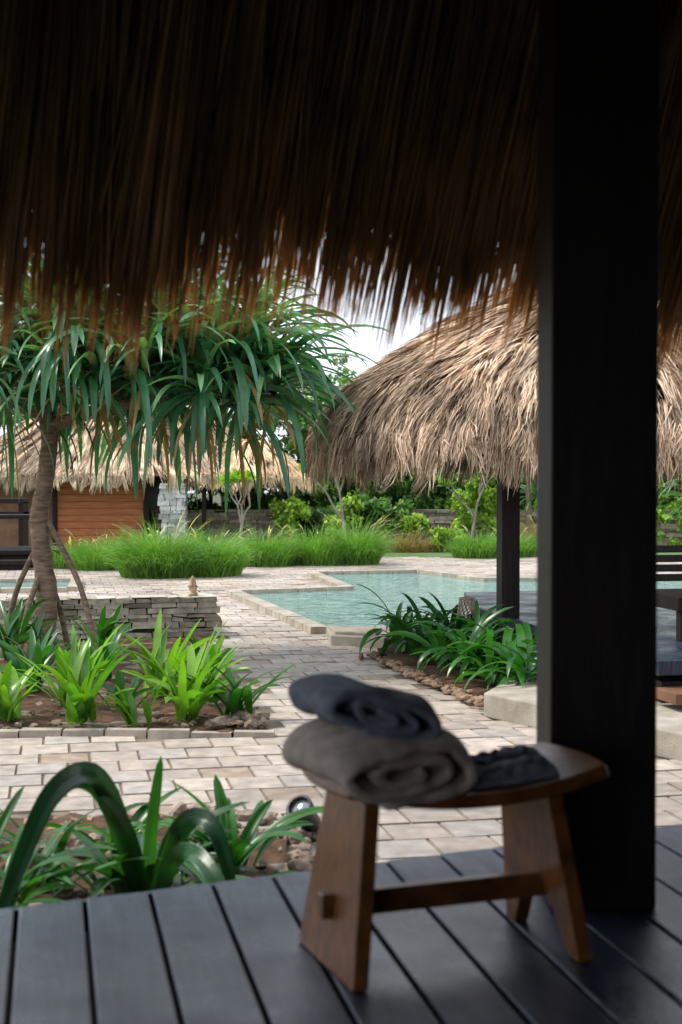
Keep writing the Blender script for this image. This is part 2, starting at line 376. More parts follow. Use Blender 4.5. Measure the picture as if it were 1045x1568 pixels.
# ------------------------------------------------------------------ thatch dome roofs
def thatch_roof(cx,cy,rx,ry,prof,n,slen,sw,cols,ex=2.4,hang=.12,lift=.05,tlt=.32,conv=.6):
    prof=np.array(prof,float); rr=prof[:,0]; zz=prof[:,1]
    rm=(rx+ry)/2; seg=np.hypot(np.diff(rr)*rm,np.diff(zz)); s=np.concatenate([[0],np.cumsum(seg)]); S=s[-1]
    def pos(t,th,out=0.):
        over=np.maximum(t-S,0); tt=np.minimum(t,S)
        r=np.interp(tt,s,rr); z=np.interp(tt,s,zz)-over
        c,sn=np.cos(th),np.sin(th); k=(np.abs(c)**ex+np.abs(sn)**ex)**(-1/ex)
        x=(r*rx+out)*k*c; y=(r*ry+out)*k*sn
        return np.stack([cx+x,cy+y,z+out*.5],-1)
    th=np.linspace(0,2*math.pi,73)[:-1]; ts=np.linspace(0,S,16); V=[];F=[]
    for t in ts: V.append(pos(np.full(72,t),th,-.06))
    V=np.concatenate(V)
    for i in range(15):
        for j in range(72): F.append([i*72+j,i*72+(j+1)%72,(i+1)*72+(j+1)%72,(i+1)*72+j])
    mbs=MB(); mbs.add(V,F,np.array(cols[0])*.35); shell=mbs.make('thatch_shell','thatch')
    per=14; m=n//per
    u=R.uniform(0,1,m); tt=S*np.sqrt(u)*1.02-slen*.3
    th=R.uniform(0,2*math.pi,m)
    ecl=R.random(m)<.22; tt[ecl]=S-R.uniform(0,slen*.6,ecl.sum())
    tl=R.normal(0,tlt,m); f=R.uniform(0,1,(m,1))
    base=np.array(cols[0])*(1-f)+np.array(cols[1])*f
    nz=np.array([noise.noise(Vector((math.cos(a)*3,math.sin(a)*3,b_*1.2))) for a,b_ in zip(th,tt)])
    base*=(1+.7*nz)[:,None]
    T=np.repeat(tt,per)+R.normal(0,.06,m*per); TH=np.repeat(th,per)+R.normal(0,.045/rm,m*per)
    ln=slen*R.uniform(.6,1.2,m*per)*np.repeat(R.uniform(.75,1.3,m),per); dth=np.repeat(tl,per)*.25/rm+R.normal(0,.025/rm,m*per)-(TH-np.repeat(th,per))*conv
    lf=np.repeat(R.uniform(.01,lift,m),per)
    Ts=np.maximum(T,0.02)
    P=np.stack([pos(Ts,TH,-.02),pos(Ts+ln*.5,TH+dth*.5,lf*.6),pos(Ts+ln,TH+dth,lf*1.0)],1)
    mx=zz[-1]-hang*(np.repeat(R.uniform(.05,1.,m)**1.8*1.15,per)+R.uniform(0,.4,m*per))
    P[:,2,2]=np.maximum(P[:,2,2],mx); P[:,1,2]=np.maximum(P[:,1,2],mx+.05)
    tang=unit(np.stack([-np.sin(TH),np.cos(TH),np.zeros_like(TH)],-1)); tang=unit(tang+R.normal(0,.35,tang.shape))
    W=np.array([1,.8,.12])[None]*sw*R.uniform(.6,1.4,(m*per,1))
    mb=MB(); ribbons(mb,P,tang[:,None,:],W,np.repeat(base,per,0)*R.uniform(.55,1.5,(m*per,1)))
    st=mb.make('thatch_strands','thatch'); return [shell,st]
TC=((.17,.105,.06),(.76,.57,.41))
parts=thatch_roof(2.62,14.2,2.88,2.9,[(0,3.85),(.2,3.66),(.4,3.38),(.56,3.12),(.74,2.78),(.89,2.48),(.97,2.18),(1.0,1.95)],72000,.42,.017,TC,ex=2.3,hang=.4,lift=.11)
posts=[]
for k,(x,y) in enumerate([(1.44,12.25),(3.9,12.3),(4.6,15.9),(2.6,16.0)]):
    posts.append(box3('post_%d'%(k+1),(x,y,1.3),U,Vv,(0,0,1),(.08,.08,.85),'dark'))
for (a,b_) in (((1.44,12.25),(3.9,12.3)),((1.44,12.25),(2.6,16.0))):
    a=np.array(a);b_=np.array(b_);d=(b_-a);l=np.linalg.norm(d);d/=l
    posts.append(box3('beam',(*(a+b_)/2,2.09),(*d,0),(-d[1],d[0],0),(0,0,1),(l/2,.06,.07),'dark'))
base=prism('platform_base',grow(plat,-.1),-.02,.30,'dark',0)
top=prism('platform_deck',plat,.35,.45,'deck',.006)
bx=[]
bx.append(box3('seat_frame',(3.3,10.9,.72),Vv,U,(0,0,1),(.95,.4,.05),'dark'))
for k in range(4): bx.append(box3('back_slat',(3.3,11.3,.86+.075*k),Vv,U,(0,0,1),(.95,.02,.028),'dark'))
for sx in(-1,1):
    for sy in(-1,1): bx.append(box3('leg',np.array([3.3,10.9,.56])+Vv*sx*.88+U*sy*.34,Vv,U,(0,0,1),(.04,.04,.108),'dark'))
group('daybed',bx)
group('thatched_pool_hut',parts+posts+[base,top])
cb=prism('concrete_step',block,-.01,.16,'concrete',.012)
ws=box3('timber_step',np.array([3.0,9.25,.24]),Vv,U,(0,0,1),(.95,.16,.035),'brownwood')

mb=MB(); cx,cy=1.17,13.2
def rl(z): return .105-.03*abs(z-.2)/.25
for k in range(14):
    for sgn in(1,-1):
        pp=[]
        for j in range(13):
            z=j/12*.5; a=k*2*math.pi/14+sgn*z*4; pp.append((cx+rl(z)*math.cos(a),cy+rl(z)*math.sin(a),.03+z))
        tube(mb,pp,[.005]*13,(.5,.4,.3),4)
for z in(0,.2,.5):
    pp=[(cx+rl(z)*math.cos(a),cy+rl(z)*math.sin(a),.03+z) for a in np.linspace(0,2*math.pi,17)]
    tube(mb,pp,[.01]*17,(.5,.4,.3),5)
lan=mb.make('rattan_lantern','rattan')

# ------------------------------------------------------------------ left house
TC2=((.34,.24,.16),(.8,.62,.44))
p1=thatch_roof(-5.6,37,4.2,3.4,[(0,4.1),(.3,3.85),(.6,3.1),(.85,2.3),(1.0,1.8)],20000,.7,.04,TC2,ex=4,hang=.35)
pl=[]
for k in range(11):
    pl.append(box3('plank_%d'%k,(-5.85,34.6,.085+k*.165),(1,0,0),(0,1,0),(0,0,1),(1.05,.03,.079),'redwood',.006))
pl.append(box3('door',(-7.7,34.7,.9),(1,0,0),(0,1,0),(0,0,1),(.7,.05,.9),'brownwood'))
pl.append(box3('wall_core',(-6.3,36.3,.9),(1,0,0),(0,1,0),(0,0,1),(1.6,1.6,.9),'dark'))
pl.append(box3('corner_post',(-4.72,34.5,.9),(1,0,0),(0,1,0),(0,0,1),(.07,.07,.95),'dark'))
pl.append(box3('frame',(-6.95,34.55,.9),(1,0,0),(0,1,0),(0,0,1),(.05,.07,.95),'dark'))
group('thatched_house',p1+pl)
p2=thatch_roof(-2.3,35.2,1.55,1.5,[(0,2.7),(.3,2.6),(.6,2.3),(.85,1.95),(1.0,1.72)],10000,.5,.03,((.5,.36,.22),(.9,.68,.44)),ex=3,hang=.3)
pp2=[box3('post',(x,y,.85),(1,0,0),(0,1,0),(0,0,1),(.05,.05,.88),'dark') for x,y in((-3.3,34.3),(-1.4,34.3),(-3.3,36),(-1.4,36))]
group('thatched_shelter',p2+pp2)
stonewall('stone_pillar',(-4.25,33.9,0),(1,0,0),.55,1.6,.5,.09,(.12,.3),((.42,.41,.40),(.7,.68,.66)))
bb=[box3('deck_top',(-6.75,27.5,.30),Vv,U,(0,0,1),(1.35,1.0,.04),'dark'),
    box3('deck_base',(-6.75,27.5,.125),Vv,U,(0,0,1),(1.25,.9,.13),'dark'),
    box3('step',(-6.6,26.2,.14),Vv,U,(0,0,1),(.9,.22,.04),'dark'),box3('step_base',(-6.6,26.2,.045),Vv,U,(0,0,1),(.8,.15,.052),'dark')]
group('timber_terrace',bb)
bb=[box3('tabletop',(-6.75,27.7,.95),Vv,U,(0,0,1),(.95,.35,.04),'dark')]
for s in(-1,1): bb.append(box3('leg',np.array([-6.75,27.7,.626])+Vv*s*.8,Vv,U,(0,0,1),(.05,.28,.283),'dark'))
group('timber_table',bb)
sh= [box3('shelf_%d'%k,(-7.2,30,.95+.28*k),(1,0,0),(0,1,0),(0,0,1),(.55,.3,.05),'dark') for k in range(2)]
sh+= [box3('shelf_post',(-7.2+s*.5,30,.6),(1,0,0),(0,1,0),(0,0,1),(.05,.25,.61),'dark') for s in(-1,1)]
group('timber_shelf',sh)

# ------------------------------------------------------------------ planting
G1=((.022,.10,.02),(.055,.20,.03)); G2=((.07,.20,.02),(.22,.40,.035)); GD=((.015,.062,.02),(.035,.13,.028))
def plant(name,items,mat='leaf',extra=None):
    mb=MB()
    for it in items: clump(mb,**it)
    if extra:
        for pts,w,col in extra:
            q=smoothpts(pts,6)[None]; k=q.shape[1]; T=np.gradient(q,axis=1)
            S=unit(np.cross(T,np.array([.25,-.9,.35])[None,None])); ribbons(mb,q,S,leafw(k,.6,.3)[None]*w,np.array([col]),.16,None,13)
    return mb.make(name,mat,True)
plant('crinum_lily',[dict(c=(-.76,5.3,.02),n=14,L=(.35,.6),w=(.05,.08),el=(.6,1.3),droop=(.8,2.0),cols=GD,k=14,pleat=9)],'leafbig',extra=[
  ([(-.74,5.25,0),(-.79,5.1,.36),(-.87,4.95,.585),(-.97,4.78,.56),(-1.05,4.62,.36),(-1.12,4.5,.12)],.078,(.014,.055,.024)),
  ([(-.74,5.28,0),(-.79,5.15,.28),(-.85,5.02,.50),(-.93,4.9,.57),(-1.01,4.8,.48),(-1.07,4.72,.30)],.062,(.016,.07,.02)),
  ([(-.73,5.24,0),(-.76,5.12,.25),(-.80,5.02,.42),(-.85,4.95,.50)],.085,(.018,.08,.022)),
  ([(-.72,5.28,0),(-.70,5.2,.3),(-.66,5.2,.60)],.05,(.05,.2,.03)),
  ([(-.70,5.22,0),(-.62,5.1,.28),(-.52,5.0,.42),(-.43,4.92,.38),(-.36,4.85,.16)],.075,(.014,.055,.024)),
  ([(-.68,5.2,0),(-.60,5.0,.26),(-.50,4.85,.33),(-.40,4.72,.24),(-.34,4.66,.06)],.07,(.02,.085,.028)),
  ([(-.72,5.24,0),(-.64,5.1,.2),(-.57,5.05,.42)],.06,(.05,.19,.03))])
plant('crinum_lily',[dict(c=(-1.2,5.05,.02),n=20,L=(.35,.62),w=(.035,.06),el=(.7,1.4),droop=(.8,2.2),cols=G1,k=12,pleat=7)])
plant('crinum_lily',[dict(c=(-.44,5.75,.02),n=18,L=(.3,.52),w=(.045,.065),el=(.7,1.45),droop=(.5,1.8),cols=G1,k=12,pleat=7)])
plant('crinum_lily',[dict(c=(-.95,6.0,.02),n=22,L=(.25,.45),w=(.03,.045),el=(.5,1.3),droop=(.8,2.),cols=G1,k=12)])
plant('crinum_lily',[dict(c=(-1.5,5.8,.02),n=24,L=(.3,.5),w=(.03,.05),el=(.5,1.4),droop=(.8,2.),cols=G1,k=12)])
plant('crinum_lily',[dict(c=(-1.15,5.5,.02),n=20,L=(.3,.5),w=(.03,.05),el=(.5,1.4),droop=(.8,2.),cols=GD,k=12)])
plant('crinum_lily',[dict(c=(-.65,5.6,.02),n=14,L=(.25,.4),w=(.03,.045),el=(.5,1.3),droop=(.8,2.),cols=GD,k=12)])
plant('crinum_lily',[dict(c=(-.45,5.15,.0),n=14,L=(.3,.42),w=(.03,.055),el=(.5,1.1),droop=(.8,1.8),cols=G1,k=12)])
specs=[(-1.72,9.4,26,.68,G2),(-1.02,9.5,26,.66,G2),(-2.25,9.5,22,.5,G2),(-1.35,9.3,10,.3,G2),(-.72,9.6,18,.5,G1),(-2.35,10.8,22,.55,G1),
       (-1.35,10.5,22,.62,G2),(-1.9,11.4,20,.55,G1),(-.95,10.3,18,.5,G2),(-3.0,12.8,24,.75,G1),(-2.3,13.6,16,.5,G1),(-3.2,11.6,20,.6,GD),(-1.95,10.1,16,.55,G2),(-1.1,11.6,12,.4,G1),(-2.75,9.9,16,.5,G2),(-2.6,12.0,18,.5,GD),(-1.5,9.9,12,.4,GD)]
for x,y,n_,l,g in specs:
    plant('spider_lily',[dict(c=(x,y,.02),n=n_,L=(l*.6,l*1.15),w=(.05,.078),el=(.8,1.5),droop=(.3,1.5),cols=g,k=10,fold=.16)])
for x,y in [(.62,12.9),(.95,12.5),(.85,11.9),(1.25,12.2),(1.15,11.4),(1.45,11.5),(1.2,10.8),(1.5,10.8),(.75,12.3),(1.05,13.1),(.55,13.4),(1.65,10.3),(1.0,11.3),(1.35,10.4)]:
    plant('crinum_lily',[dict(c=(x,y,.08),n=22,L=(.42,.80),w=(.045,.072),el=(.7,1.45),droop=(1.2,2.8),cols=GD if R.random()<.45 else G1,k=10,fold=.14)])
def grassclump(name,cx,cy,rx,ry,h,n,cols,plume=6):
    mb=MB(); 
    a=R.uniform(0,2*math.pi,n); r=np.sqrt(R.uniform(0,1,n)); p0=np.stack([cx+rx*r*np.cos(a),cy+ry*r*np.sin(a),np.full(n,0.)],-1)
    az=a+R.normal(0,1.0,n); hh=h*(1.15-.6*r)
    P,S=arcs(p0,az,R.uniform(.9,1.5,n),hh*R.uniform(.7,1.3,n),R.uniform(.6,2.4,n),6,1.6)
    f=R.uniform(0,1,(n,1)); col=np.array(cols[0])*(1-f)+np.array(cols[1])*f
    S=unit(S+R.normal(0,.6,(n,1,3)))
    ribbons(mb,P,S,np.array([1,1,.9,.7,.4,.08])[None]*.014,col)
    if plume:
        n=plume; a=R.uniform(0,6.28,n); p0=np.stack([cx+rx*.8*np.cos(a),cy+ry*.8*np.sin(a),np.full(n,h*.5)],-1)
        P,S=arcs(p0,a,R.uniform(.7,1.3,n),np.full(n,h*.75),R.uniform(.6,1.8,n),6)
        ribbons(mb,P,S,np.array([.2,.2,.3,1.2,1.5,.3])[None]*.014,np.array([[.6,.52,.36]]*n))
    return mb.make(name,'grass',True)
GG=((.07,.19,.03),(.22,.40,.07))
for x,y,rx,ry,h,n_ in [(-3.1,24.3,.65,.55,.88,3000),(-2.25,24.6,.5,.5,.78,2000),(-4.4,26.5,.6,.6,.62,1800),(-1.5,27.6,.6,.5,.7,2000),(-.5,28.0,.65,.5,.72,2100),(.3,28.2,.45,.5,.85,1800),(-2.6,28,.6,.5,.6,1500),(-3.9,27.8,.6,.5,.55,1500),(-5.1,27,.4,.5,.55,900)]:
    grassclump('fountain_grass',x,y,rx,ry,h*1.15,n_,GG,12)
grassclump('fountain_grass',3.0,30.5,.6,.4,.7,1300,GG,10)
grassclump('fountain_grass',3.7,31,.5,.4,.7,1000,GG,10)
grassclump('fountain_grass',4.6,32,.8,.5,.95,1500,((.2,.15,.07),(.36,.27,.15)),10)
grassclump('fountain_grass',1.4,33,.8,.4,.6,900,((.2,.15,.07),(.36,.25,.12)),10)

# pandanus tree
mb=MB(); D=13.
def tb(p,r,n=4,j=.08):
    q=smoothpts(p,n); rr=np.interp(np.linspace(0,1,len(q)),np.linspace(0,1,len(r)),r); tube(mb,q,rr,(.2,.15,.1),10,j)
tb([(-2.72,D,-.02),(-2.70,D,.6),(-2.76,D,1.24),(-2.67,D,1.84),(-2.7,D,2.4),(-2.85,D+.1,2.85)],[.12,.095,.085,.08,.07,.05],6,.12)
tb([(-2.68,D,2.1),(-2.45,D-.1,2.18),(-2.1,D-.2,2.28),(-1.75,D-.2,2.36),(-1.4,D,2.5),(-1.1,D+.1,2.75)],[.07,.06,.055,.05,.05,.04])
tb([(-2.1,D-.2,2.28),(-2.0,D-.1,2.6),(-2.1,D,2.95)],[.05,.045,.04])
tb([(-1.75,D-.2,2.36),(-1.55,D-.3,2.6),(-1.5,D-.3,3.0)],[.045,.04,.035])
tb([(-1.3,D,2.5),(-.95,D+.1,2.5),(-.75,D,2.65)],[.045,.04,.035])
tb([(-2.7,D,2.2),(-3.1,D+.2,2.4),(-3.3,D+.2,2.7)],[.06,.05,.04])
for a,b_ in (((-2.68,D,1.25),(-2.15,D-.4,0)),((-2.7,D,.9),(-2.9,D-.3,0)),((-2.74,D,1.1),(-3.15,D+.2,0)),((-2.7,D,.8),(-2.55,D+.3,0))):
    a=np.array(a);b_=np.array(b_); tb([a,a*.5+b_*.5+np.array([(b_[0]-a[0])*.12,0,.05]),b_],[.028,.026,.03],5)
trunk=mb.make('trunk','bark',True)
mb=MB()
PC=((.035,.125,.065),(.095,.25,.12))
ros=[(-2.1,D,2.9),(-2.85,D+.1,2.8),(-1.5,D-.3,2.95),(-1.1,D+.1,2.75),(-.75,D,2.6),(-1.25,D-.4,2.4),(-3.3,D+.2,2.6),(-1.75,D-.6,2.6),(-2.4,D+.4,3.2),(-1.3,D+.5,3.1),(-2.45,D-.4,2.6),(-.8,D+.4,2.9),(-2.0,D+.6,2.45),(-3.05,D-.3,2.4),(-1.0,D-.3,2.75),(-3.5,D,3.0),(-1.75,D+.2,3.15),(-1.65,D+.3,2.3),(-.95,D-.2,2.3),(-2.9,D+.5,3.2),(-3.5,D-.4,2.5),(-2.3,D-.5,2.85),(-2.15,D-.3,2.45),(-2.55,D-.2,3.0),(-.65,D-.1,2.4)]
for c in ros:
    clump(mb,c,36,(.8,1.45),(.05,.088),el=(-.3,1.5),droop=(1.,2.6),cols=PC,k=11,fold=.2,spread=.03)
    clump(mb,c,11,(.8,1.35),(.05,.08),el=(.2,1.4),droop=(.7,2.2),cols=((.14,.32,.14),(.28,.46,.24)),k=11,fold=.2,spread=.03)
    clump(mb,np.array(c)-[0,0,.08],5,(.6,1.0),(.03,.05),el=(-1.2,-.2),droop=(.5,1.2),cols=((.25,.15,.06),(.45,.27,.12)),k=8,spread=.04)
cr_=mb.make('crown','pand',True)
group('pandanus_tree',[trunk,cr_])

def tree(name,base,top,spread,K,m,ll,cols,rad=.4,trk=.08,sub=5,flat=.8):
    base=np.array(base,float); h=top-base[2]; mbt=MB(); mbf=MB(); cen=[]
    tips=[]
    p=[base,base+[R.normal(0,.1),0,h*.25],base+[R.normal(0,.2),0,h*.5]]
    tube(mbt,smoothpts(p,4),np.linspace(trk,trk*.6,9),(.2,.15,.1),7)
    for i in range(sub):
        a=R.uniform(0,6.28); e=p[2]+np.array([math.cos(a)*spread*.7,math.sin(a)*spread*.7,R.uniform(.1,.4)*h])
        tube(mbt,smoothpts([p[2],p[2]*.5+e*.5+[0,0,.08*h],e],4),np.linspace(trk*.5,trk*.15,9),(.2,.15,.1),6); tips.append(e)
    for i in range(K):
        t=tips[R.integers(len(tips))]; cen.append(t+R.normal(0,1,3)*[spread*.35,spread*.35,h*.14])
    cen=np.array(cen); cen[:,2]=np.minimum(cen[:,2],top)
    leafmass(mbf,cen,R.uniform(rad*.6,rad*1.2,K),m,ll,ll*.5,cols,flat)
    return group(name,[mbt.make('trunk','bark',True),mbf.make('foliage','foliage')])
FC=((.045,.13,.03),(.15,.29,.06)); FL=((.13,.26,.03),(.33,.46,.06)); FY=((.12,.2,.08),(.22,.3,.14))
def hedge(name,x0,x1,y0,y1,z0,z1,K,m,ll,cols,rad=.35):
    mb=MB(); x=R.uniform(x0,x1,K); z=z0+(z1-z0)*R.uniform(0,1,K)**.8*(.85+.15*np.sin(x*1.7)+.1*np.sin(x*4.1)); c=np.stack([x,R.uniform(y0,y1,K),z],-1)
    leafmass(mb,c,R.uniform(rad*.6,rad*1.2,K),m,ll,ll*.55,cols); return mb.make(name,'foliage')
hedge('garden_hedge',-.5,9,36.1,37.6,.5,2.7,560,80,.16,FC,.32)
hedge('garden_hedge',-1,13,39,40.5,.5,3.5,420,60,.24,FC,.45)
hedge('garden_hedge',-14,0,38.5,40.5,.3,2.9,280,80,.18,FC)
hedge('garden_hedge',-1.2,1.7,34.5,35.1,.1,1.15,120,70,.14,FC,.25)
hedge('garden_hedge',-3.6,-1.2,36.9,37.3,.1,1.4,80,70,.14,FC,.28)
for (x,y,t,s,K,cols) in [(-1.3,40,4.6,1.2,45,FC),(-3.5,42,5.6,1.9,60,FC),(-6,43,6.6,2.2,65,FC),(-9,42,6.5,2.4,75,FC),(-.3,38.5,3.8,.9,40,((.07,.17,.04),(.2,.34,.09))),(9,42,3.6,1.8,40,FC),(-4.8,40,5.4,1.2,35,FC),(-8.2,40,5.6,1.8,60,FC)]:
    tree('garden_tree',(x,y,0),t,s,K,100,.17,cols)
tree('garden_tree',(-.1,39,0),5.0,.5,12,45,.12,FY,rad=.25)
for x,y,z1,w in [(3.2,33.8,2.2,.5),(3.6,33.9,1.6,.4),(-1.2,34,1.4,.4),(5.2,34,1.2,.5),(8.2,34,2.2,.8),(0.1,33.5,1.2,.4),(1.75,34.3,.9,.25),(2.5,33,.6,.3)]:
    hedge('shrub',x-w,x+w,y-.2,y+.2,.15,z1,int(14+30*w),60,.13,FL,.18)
def frangi(name,base,h,seed):
    rr=np.random.default_rng(seed); mbt=MB(); mbf=MB(); tips=[]
    def br(p,d,l,r,lev):
        q=p+d*l; tube(mbt,smoothpts([p,(p+q)/2+rr.normal(0,.03,3),q],3),np.linspace(r,r*.75,7),(.3,.25,.2),6)
        if lev==0: tips.append(q); return
        for i in range(2+(rr.random()<.4)): 
            nd=unit(d+rr.normal(0,.42,3)*[1,1,.3]+np.array([0,0,.3])); br(q,nd,l*.75,r*.68,lev-1)
    br(np.array(base,float),np.array([.05,0,1.]),h*.32,.045,3)
    for t in tips: clump(mbf,t,7,(.22,.36),(.08,.11),el=(0,1.2),droop=(.3,1.),cols=FL,k=5)
    return group(name,[mbt.make('branches','bark_pale',True),mbf.make('leaves','leaf',True)])
frangi('frangipani_tree',(.0,32.0,0),2.5,3); frangi('frangipani_tree',(-2.3,32.5,0),2.0,5); frangi('frangipani_tree',(3.1,33.3,0),2.3,8)
mb=MB()
for c in [(4.35,33,1.9),(4.6,33.3,1.3),(7.6,31,1.7),(8.0,31.5,1.1)]: clump(mb,c,60,(.7,1.1),(.05,.07),el=(-.2,1.5),droop=(.6,1.5),cols=((.06,.17,.06),(.13,.3,.1)),k=7)
for c in [(4.35,33,1.9),(7.6,31,1.7)]: tube(mb,[(c[0],c[1],0),(c[0],c[1],1),c],[.08,.07,.06],(.2,.15,.1))
mb.make('screw_pine','pand',True)

# ------------------------------------------------------------------ pavilion (camera stands in it)
bdir=U
parts=[]
mb=MB(); bw=.182
def isect(p,d,q,e):
    A=np.array([[d[0],-e[0]],[d[1],-e[1]]]); s=np.linalg.solve(A,(q-p)[:2]); return p+d*s[0]
for i in range(-20,34):
    a=O+Vv*(i*bw+.045); b_=a+Vv*(bw-.012)
    fa=isect(a,bdir,O,E); fb_=isect(b_,bdir,O,E)
    ba=fa-bdir*7.5; bb_=fb_-bdir*7.5
    g=R.uniform(-.0018,.0018)
    V=[(*fa[:2],.425),(*fb_[:2],.425),(*bb_[:2],.425),(*ba[:2],.425)]+[(*fa[:2],.45+g),(*fb_[:2],.45-g),(*bb_[:2],.45-g),(*ba[:2],.45+g)]
    mb.add(V,BF,(.05,.05,.05))
dk=mb.make('deck_boards','deck'); renorm(dk)
bv=dk.modifiers.new('b','BEVEL'); bv.width=.005; bv.segments=2
parts.append(dk)
mid=O+E*1.0
parts.append(box3('fascia',mid+Nn*.014+np.array([0,0,.345]),E,Nn,(0,0,1),(5,.012,.095),'deck',.003))
parts.append(box3('deck_substructure',mid-Nn*3.4+np.array([0,0,.2]),E,Nn,(0,0,1),(5,3.3,.19),'dark'))
parts.append(box3('pillar',(.706,3.95,1.75),(1,0,0),(0,1,0),(0,0,1),(.143,.14,1.30),'dark',.006))
parts.append(box3('eave_beam',np.array([.70,3.95,3.17]),E,Nn,(0,0,1),(5,.09,.12),'dark'))
c0=O+E*1.2
def rp(e,n,z): p=c0+E*e+Nn*n; return (p[0],p[1],z)
rings=[(4.2,.50,-7.2,2.62),(3.75,.02,-6.7,3.55),(1,-3.2,-3.3,6.2)]
Vr=[];Fr=[]
for ex_,n0,n1_,z in rings: Vr+=[rp(-ex_,n0,z),rp(ex_,n0,z),rp(ex_,n1_,z),rp(-ex_,n1_,z)]
for k in range(2):
    for j in range(4): Fr.append([k*4+j,k*4+(j+1)%4,k*4+4+(j+1)%4,k*4+4+j])
Fr.append([8,9,10,11])
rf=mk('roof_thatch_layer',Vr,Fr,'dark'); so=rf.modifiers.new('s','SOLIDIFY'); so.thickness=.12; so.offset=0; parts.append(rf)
parts.append(box3('unseen_back_wall',c0-Nn*6.6+np.array([0,0,1.5]),E,Nn,(0,0,1),(4,.06,1.5),'dark'))  # unseen wall behind the camera, added to keep the interior dark
parts.append(box3('unseen_side_wall',c0+E*4.0-Nn*4+np.array([0,0,1.5]),Nn,E,(0,0,1),(2.6,.06,1.5),'dark'))  # unseen wall out of view, added to shut out side light
def fringe(mb,origin,along,out,length,n,zb):
    per=10; m=n//per
    s=R.uniform(0,length,m); 
    prof=np.array([.09*noise.noise(Vector((x*1.3,origin[0],0)))+.10*noise.noise(Vector((x*4.5,3,origin[1])))+.09*noise.noise(Vector((x*12,7,0)))+.15*math.exp(-((x-3.64)/.12)**2) for x in s])
    lay=R.uniform(0,1,m)
    sp=np.repeat(s,per)+R.normal(0,.012,m*per); pr=np.repeat(prof,per); ly=np.repeat(lay,per)
    zbt=zb+pr+.75*ly**1.4+np.repeat(R.normal(0,.05,m),per)+R.normal(0,.022,m*per)-np.abs(R.normal(0,.035,m*per))
    L_=R.uniform(.9,1.3,m*per); o_=-.04-.42*ly+R.normal(0,.02,m*per)
    tlt=np.repeat(R.normal(0,.035,m),per)+R.normal(0,.025,m*per)
    P=[]
    for f in (0,.5,.85,1):
        z=zbt+L_*(1-f); back=-(z-zbt)*.42
        p=np.array(origin)[None]+np.array(along)[None]*(sp+tlt*f*L_)[:,None]+np.array(out)[None]*(o_+back)[:,None]
        p=p.copy(); p[:,2]=z; P.append(p)
    P=np.stack(P,1); S=unit(np.array(along)[None]+R.normal(0,.5,(m*per,3)))[:,None,:]
    W=np.array([1,1,.8,.12])[None]*R.uniform(.005,.011,(m*per,1))
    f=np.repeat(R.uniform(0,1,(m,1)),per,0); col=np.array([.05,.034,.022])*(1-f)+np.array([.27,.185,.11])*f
    ribbons(mb,P,S,W,col*R.uniform(.5,1.5,(m*per,1)),0.,(.30,.19,.09))  # tip colour paints in the orange glow of backlit strand ends
mb=MB()
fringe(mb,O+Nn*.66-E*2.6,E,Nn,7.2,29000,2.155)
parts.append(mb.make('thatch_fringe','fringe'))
group('thatched_pavilion',parts)

# ------------------------------------------------------------------ stool
C=np.array([.245,3.467,0]); Ls=np.array([.94,.342,0]); Ls/=np.linalg.norm(Ls); Ws=np.array([-Ls[1],Ls[0],0]); zd=.452
def SP(l,w,z): return C+Ls*l+Ws*w+np.array([0,0,zd+z])
sp_=[]
nl,nw=28,10;V=[];F=[]
for i in range(nl+1):
    a=i/nl*2-1
    for j in range(nw+1):
        b_=j/nw*2-1
        hl=.36*(1-.07*b_*b_); hw=.165*(1+ .08*(1-a*a))
        V.append(SP(a*hl+.035,b_*hw,.405+.045*a*a))
for i in range(nl):
    for j in range(nw): a=i*(nw+1)+j; F.append([a,a+nw+1,a+nw+2,a+1])
seat=mk('seat',np.array(V),F,'stool',smooth=True); so=seat.modifiers.new('s','SOLIDIFY'); so.thickness=.036; so.offset=0
bv=seat.modifiers.new('b','BEVEL'); bv.width=.007; bv.segments=3; bv.limit_method='ANGLE'; bv.harden_normals=True
sp_.append(seat)
for sg,nm in((-1,'left_leg'),(1,'right_leg')):
    poly=[(-.13,.41),(.13,.41),(.195,0),(.145,0),(.035,.17),(-.035,.17),(-.145,0),(-.195,0)] if sg>0 else [(-.13,.41),(.13,.41),(.195,0),(-.195,0)]
    n=len(poly);V=[]
    for t in(-.02,.02):
        for w,z in poly: V.append(SP(sg*(.235+.055*(1-z/.41))+t+.005,w,z))
    F=[list(range(n)),list(range(n,2*n))[::-1]]+[[i,n+i,n+(i+1)%n,(i+1)%n] for i in range(n)]
    ob=mk(nm,np.array(V),F,'stool')
    bm=bmesh.new(); bm.from_mesh(ob.data); bmesh.ops.triangulate(bm,faces=[f for f in bm.faces if len(f.verts)>4]); bmesh.ops.recalc_face_normals(bm,faces=bm.faces); bm.to_mesh(ob.data); bm.free()
    bv=ob.modifiers.new('b','BEVEL'); bv.width=.004; bv.segments=2; bv.limit_method='ANGLE'; sp_.append(ob)
sp_.append(box3('stretcher',SP(.005,0,.145),Ls,Ws,(0,0,1),(.32,.02,.03),'stool'))
group('wooden_stool',sp_)

